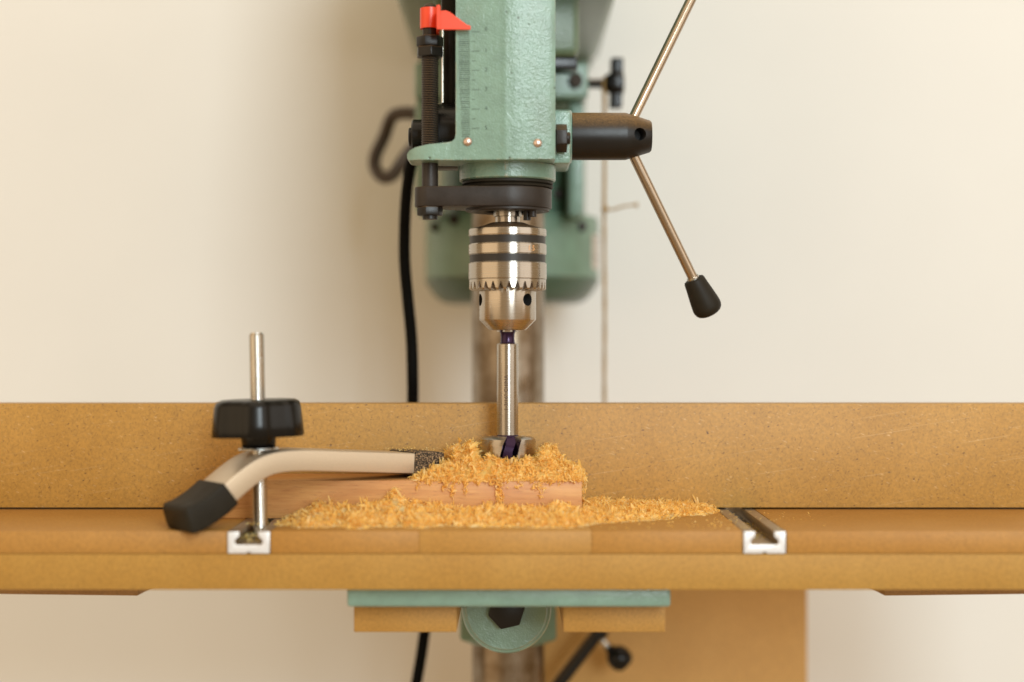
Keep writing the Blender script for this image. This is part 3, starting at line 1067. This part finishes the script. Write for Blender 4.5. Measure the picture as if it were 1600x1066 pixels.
def ribbon(V, F, c, ax, nr, L, Wf, cu, n, jag=0.3):
    """one curled torn strip appended to the vertex / face lists"""
    sd = ax.cross(nr)
    tw_ = random.gauss(0, 0.6)
    base = len(V)
    ang = -cu * 0.25
    pos = Vector(c)
    for i in range(n + 1):
        t = i / n
        wloc = Wf * (0.30 + 0.70 * math.sin(math.pi * min(1, t * .85 + .12))) * (1 + random.uniform(-jag, jag))
        s2 = (sd * math.cos(tw_ * t) + nr * math.sin(tw_ * t)) * wloc * .5
        V.append(tuple((pos + s2) * MM))
        V.append(tuple((pos - s2) * MM))
        ang += cu / n
        pos = pos + (ax * math.cos(ang) + nr * math.sin(ang)) * (L / n)
    for i in range(n):
        k = base + 2 * i
        F.append((k, k + 1, k + 3, k + 2))

def frame_for(ax):
    nr = Vector((random.gauss(0, .8), random.gauss(0, .8), random.gauss(0, 1) + .3))
    nr = nr - ax * nr.dot(ax)
    if nr.length < 1e-3:
        nr = ax.orthogonal()
    return nr.normalized()

def flakes(V, F, centers, lens, wids, curl, tiltv):
    for c, L, Wf, cu, tv in zip(centers, lens, wids, curl, tiltv):
        ax = Vector((random.gauss(0, 1), random.gauss(0, 1), random.gauss(0, tv))).normalized()
        ribbon(V, F, Vector(c) - ax * L * .35, ax, frame_for(ax), L, Wf, cu, 4 if L < 3 else 6)

def tufts(V, F, centers, size=1.0):
    """feathery clumps: a few ribbons that leave one root the same way and curl together"""
    for c in centers:
        d = Vector((random.gauss(0, 1), random.gauss(0, 1), abs(random.gauss(0, .75)) + .1)).normalized()
        nr0 = frame_for(d)
        cu0 = random.choice((-1, 1)) * random.uniform(.6, 3.2)
        L0 = random.uniform(2.2, 4.6) * size
        for k in range(random.randint(4, 8)):
            ax = (d + Vector((random.gauss(0, .33), random.gauss(0, .33), random.gauss(0, .28)))).normalized()
            nr = nr0 - ax * nr0.dot(ax)
            nr = nr.normalized() if nr.length > 1e-3 else ax.orthogonal()
            root = Vector(c) + Vector((random.gauss(0, .55), random.gauss(0, .55), random.gauss(0, .3))) * size - d * L0 * .3
            ribbon(V, F, root, ax, nr, L0 * random.uniform(.55, 1.15), random.uniform(.22, .95) * size, cu0 + random.gauss(0, .6), 6)

def heap_mesh(name, hfun, x0, x1, y0, y1, step, zbase, nflake, nfuzz, ntuft, label, extra=None, size=1.0, origin=(0, 0, 0), more=()):
    V, F = [], []
    nx, ny = int((x1 - x0) / step) + 1, int((y1 - y0) / step) + 1
    H = np.zeros((nx, ny))
    for i in range(nx):
        for j in range(ny):
            H[i, j] = hfun(x0 + i * step, y0 + j * step)
    idx = -np.ones((nx, ny), int)
    for i in range(nx):
        for j in range(ny):
            x, y = x0 + i * step, y0 + j * step
            h = H[i, j]
            idx[i, j] = len(V)
            V.append((x * MM, y * MM, (zbase + max(-0.3, h - 0.3)) * MM))
    for i in range(nx - 1):
        for j in range(ny - 1):
            if max(H[i, j], H[i + 1, j], H[i, j + 1], H[i + 1, j + 1]) > 0.4:
                F.append((idx[i, j], idx[i + 1, j], idx[i + 1, j + 1], idx[i, j + 1]))
    cents, lens, wids, curl, tv = [], [], [], [], []
    tries = 0
    while len(cents) < nflake and tries < nflake * 30:
        tries += 1
        x, y = random.uniform(x0, x1), random.uniform(y0, y1)
        h = hfun(x, y)
        if h <= 0.15:
            continue
        if h < 1.2 and random.random() > 0.35 + h * .5:
            continue
        z = zbase + h + random.uniform(-0.7, 0.5) * min(1, h)
        cents.append((x, y, max(zbase + .25, z)))
        big = random.random()
        L = (random.uniform(1.4, 3.2) if big < .5 else random.uniform(3.0, 6.5)) * size
        lens.append(L)
        wids.append(random.uniform(0.5, 1.5) * (1.7 if big > .8 else 1) * size)
        curl.append(random.gauss(0, 2.3))
        tv.append(0.9 if h > 1.2 else 0.15)
    for _ in range(nfuzz):   # thin upright fibres that give the fuzzy outline
        for _t in range(20):
            x, y = random.uniform(x0, x1), random.uniform(y0, y1)
            h = hfun(x, y)
            if h > 1.0:
                cents.append((x, y, zbase + h + random.uniform(0, .7)))
                lens.append(random.uniform(1.5, 4.0) * size)
                wids.append(random.uniform(.15, .4))
                curl.append(random.gauss(0, 1.2))
                tv.append(1.3)
                break
    if extra:
        for e in extra:
            cents.append(e[0]); lens.append(e[1]); wids.append(e[2]); curl.append(e[3]); tv.append(e[4])
    flakes(V, F, cents, lens, wids, curl, tv)
    roots = []
    for _ in range(ntuft):
        for _t in range(25):
            x, y = random.uniform(x0, x1), random.uniform(y0, y1)
            h = hfun(x, y)
            if h > 0.9:
                roots.append((x, y, zbase + h + random.uniform(-.2, .7)))
                break
    tufts(V, F, roots + list(more), size)
    tufts(V, F, [(a, b_, c + .4) for a, b_, c in roots[::11]], size * 1.75)
    me = bpy.data.meshes.new(name)
    me.from_pydata(V, [], F)
    me.materials.append(MATS['wood_shavings'])
    org = Vector(origin) * MM
    me.transform(Matrix.Translation(-org))
    o = bpy.data.objects.new(name, me)
    C.objects.link(o)
    o.location = org
    tag(o, label, 'shavings', kind='stuff')
    return o

def g(x, c, s):
    return math.exp(-((x - c) / s) ** 2)

def bar_top(x, y):
    """height of the clamp tip above the block, where the heap leans on it"""
    q = Vector((x - BX, y - BY, 0))
    t, w_ = q.dot(A), q.dot(Wd)
    return t < 108.5 and abs(w_) < 14.5

def heap1(x, y):
    top = 12.0 * g(x, -26, 13) + 9.0 * g(x, -8, 11) + 8.0 * g(x, 11, 12) + 9.0 * g(x, 24, 9) + 2.5 * g(x, 36, 5) + 3.0 * g(x, -42, 7)
    # lower in front of the bit, higher round its back and sides; falls to the front edge
    front = min(1.0, max(0.0, (y + 21.6) / 7.5)) ** 0.6
    back = min(1.0, max(0.25, (25.5 - y) / 6.0))
    h = top * front * back * (1.0 + 0.55 * nz(x, y, .15, 1) + 0.38 * nz(x, y, .36, 2)) + 1.3 * nz(x, y, .55, 12) * min(1, top / 4)
    r = math.hypot(x, y)
    if r < 17:
        h = min(h, (9.6 if y < -4 else 9.5) + max(0, r - 13) * .9 - (2.6 * g(x, 1.0, 4) if y < -4 else 0))
    if bar_top(x, y):
        h = min(h, -1)
    if x < -28 and y < 4:
        h = min(h, 1.2 + max(0, x + 50) * .32)
    if x > 39.2:
        h *= max(0, 1 - (x - 39.2) / 2.5)
    if x < -52:
        h *= max(0, 1 - (-52 - x) / 4)
    return h - 0.3

extra = []
# strands hanging over the block's front edge
for xc, dep, n in ((-47, 4, 10), (-33, 6, 40), (-29, 8.5, 44), (-22, 7, 36), (-16, 3, 14), (-4.5, 17.5, 90), (-3.2, 14, 50), (5, 5, 12), (14, 4.5, 12), (17.5, 10.5, 30), (28, 2.5, 10), (-8.5, 4, 20), (-41, 3, 14), (22, 2, 12), (34, 1.5, 8)):
    for k in range(n):
        t = random.random() ** 1.2
        extra.append(((xc + random.gauss(0, 1.1 - .5 * t), -21.6 - random.uniform(0, 1.6), 20.6 - dep * t), random.uniform(1.6, 4.2), random.uniform(.35, 1.0), random.gauss(0, 1.8), 1.6))
for k in range(110):
    xx = random.uniform(-48, 39)
    extra.append(((xx, -21.2 - random.uniform(0, 1.0), 20.4 + random.uniform(-1.6, .6)), random.uniform(1.2, 3.4), random.uniform(.3, .9), random.gauss(0, 2), .8))
for k in range(60):   # over the right end of the block
    t = random.random()
    extra.append(((40.2 + random.uniform(0, 2.2), random.uniform(-4, 18), 20 - 10 * t), random.uniform(1.5, 4), random.uniform(.4, 1), random.gauss(0, 1.6), 1.4))
for k in range(150):   # longer curls lying on the heap
    xx, yy = random.uniform(-46, 37), random.uniform(-20, 12)
    hh = heap1(xx, yy)
    if hh > 2:
        extra.append(((xx, yy, 20.6 + hh), random.uniform(4, 7.5), random.uniform(.7, 1.7), random.choice((-1, 1)) * random.uniform(2.5, 5), .7))
for k in range(60):   # dust and chips on the clamp tip
    q = Vector((BX, BY, 0)) + A * random.uniform(70, 106) + Wd * random.uniform(-12, 12)
    extra.append(((q.x, q.y, 36.0 - (q - Vector((BX, BY, 0))).dot(A) * 0.012 + random.uniform(-.6, .4)), random.uniform(.5, 1.6), random.uniform(.2, .6), random.gauss(0, 1), .3))
heap_mesh('shavings_on_block', heap1, -56, 42, -21.6, 23.4, 1.0, 20.0, 3000, 1500, 2300, 'fluffy yellow shavings heaped on the beech block around the bit', extra, 0.92, (0, 4, 20),
          more=[(random.uniform(-48, 40), -21.4 + random.uniform(-.5, 1.0), 20.6 + random.uniform(-.6, 1.2)) for _ in range(170)])

def heap2(x, y):
    if y > -21.6 and x < 40.2:
        return -1
    q = Vector((x - BX, y - BY, 0))
    t, w_ = q.dot(A), q.dot(Wd)
    edge_l = -119 + 0.35 * (y + 50) + 4 * nz(x, y, .08, 5)
    if x < edge_l:
        return -1
    if y < -21.6:
        fall = min(1.0, max(0.0, (y + 65 + 9 * nz(x, 0, .035, 6) + 6 * nz(x, 0, .11, 9)) / 30.0))
        top = 4.6 + 6.2 * g(x, -59, 6.5) * g(y, -28, 9) + 3.2 * g(x, -72, 10) + 2.4 * g(x, -95, 7) + 1.8 * g(x, -40, 12) + 2.0 * g(x, -5, 9) * g(y, -26, 10) + 1.5 * g(x, 25, 6)
        if x > 30:
            top *= max(0.35, 1 - (x - 30) / 95)
            fall = min(fall, max(0.0, (y + 66 - (x - 30) * 0.62 + 6 * nz(x, 0, .07, 8)) / 26.0))
        if x < -100:
            top *= max(0.0, 1 - (-100 - x) / 22)
        h = top * fall * (1 + 0.55 * nz(x, y, .12, 3) + 0.5 * nz(x, y, .30, 4)) + 1.2 * fall * nz(x, y, .5, 12)
    else:
        fall = 0.55 + 0.45 * min(1, max(0, (y + 16) / 22))
        top = (5.2 - (x - 42) * .035) * fall * min(1, max(0.15, (y + 60 - (x - 30) * 0.62) / 24.0))
        h = top * (1 + 0.35 * nz(x, y, .13, 3) + 0.35 * nz(x, y, .36, 4))
        if y > 23.4:
            return -1
    if x > 106:
        h *= max(0, 1 - (x - 106) / 14)
    return h - 0.5
extra = []
for k in range(520):   # stray chips on the bare boards
    x = random.choice([random.gauss(118, 22), random.gauss(75, 35), random.gauss(-60, 40), random.uniform(60, 165)])
    y = random.uniform(-70, 23)
    if (y > -21.8 and x < 40.5) or x < -114 or (x > 128 and random.random() < .5):
        continue
    if abs(x - 126.3) < 4.4:
        continue
    extra.append(((x, y, .35), random.uniform(.5, 2.0), random.uniform(.25, .7), random.gauss(0, 1.5), .3))
for k in range(240):   # longer curls lying on the spread
    xx, yy = random.uniform(-112, 100), random.uniform(-62, 20)
    hh = heap2(xx, yy)
    if hh > 1:
        extra.append(((xx, yy, .7 + hh), random.uniform(4, 7), random.uniform(.8, 1.8), random.choice((-1, 1)) * random.uniform(2.5, 5), .6))
for k in range(170):   # chips lying in the left track's slot
    extra.append(((-127 + random.uniform(-5.5, 5.5), random.uniform(-72, -30), -5.4 + random.uniform(0, 1.8)), random.uniform(1, 3), random.uniform(.4, 1), random.gauss(0, 1.5), .5))
for k in range(120):   # dust in the right track's slot
    extra.append(((126.3 + random.uniform(-5.5, 5.5), random.uniform(-60, 22), -5.9 + random.uniform(0, 1.0)), random.uniform(.8, 2.4), random.uniform(.3, .9), random.gauss(0, 1.5), .3))
for k in range(24):   # crumbs on the bolt where it enters the track
    a = random.uniform(0, 6.28)
    extra.append(((BX + 4.8 * math.cos(a) + random.gauss(0, .8), BY + 4.6 * math.sin(a), .5 + random.uniform(0, 1)), random.uniform(.8, 1.8), random.uniform(.5, 1), random.gauss(0, 1.5), .5))
heap_mesh('shavings_on_table', heap2, -122, 120, -72, 23.6, 1.2, 0.0, 6000, 1500, 3400, 'loose yellow shavings spread over the table in front of the beech block', extra, 0.95, (0, -40, 0))
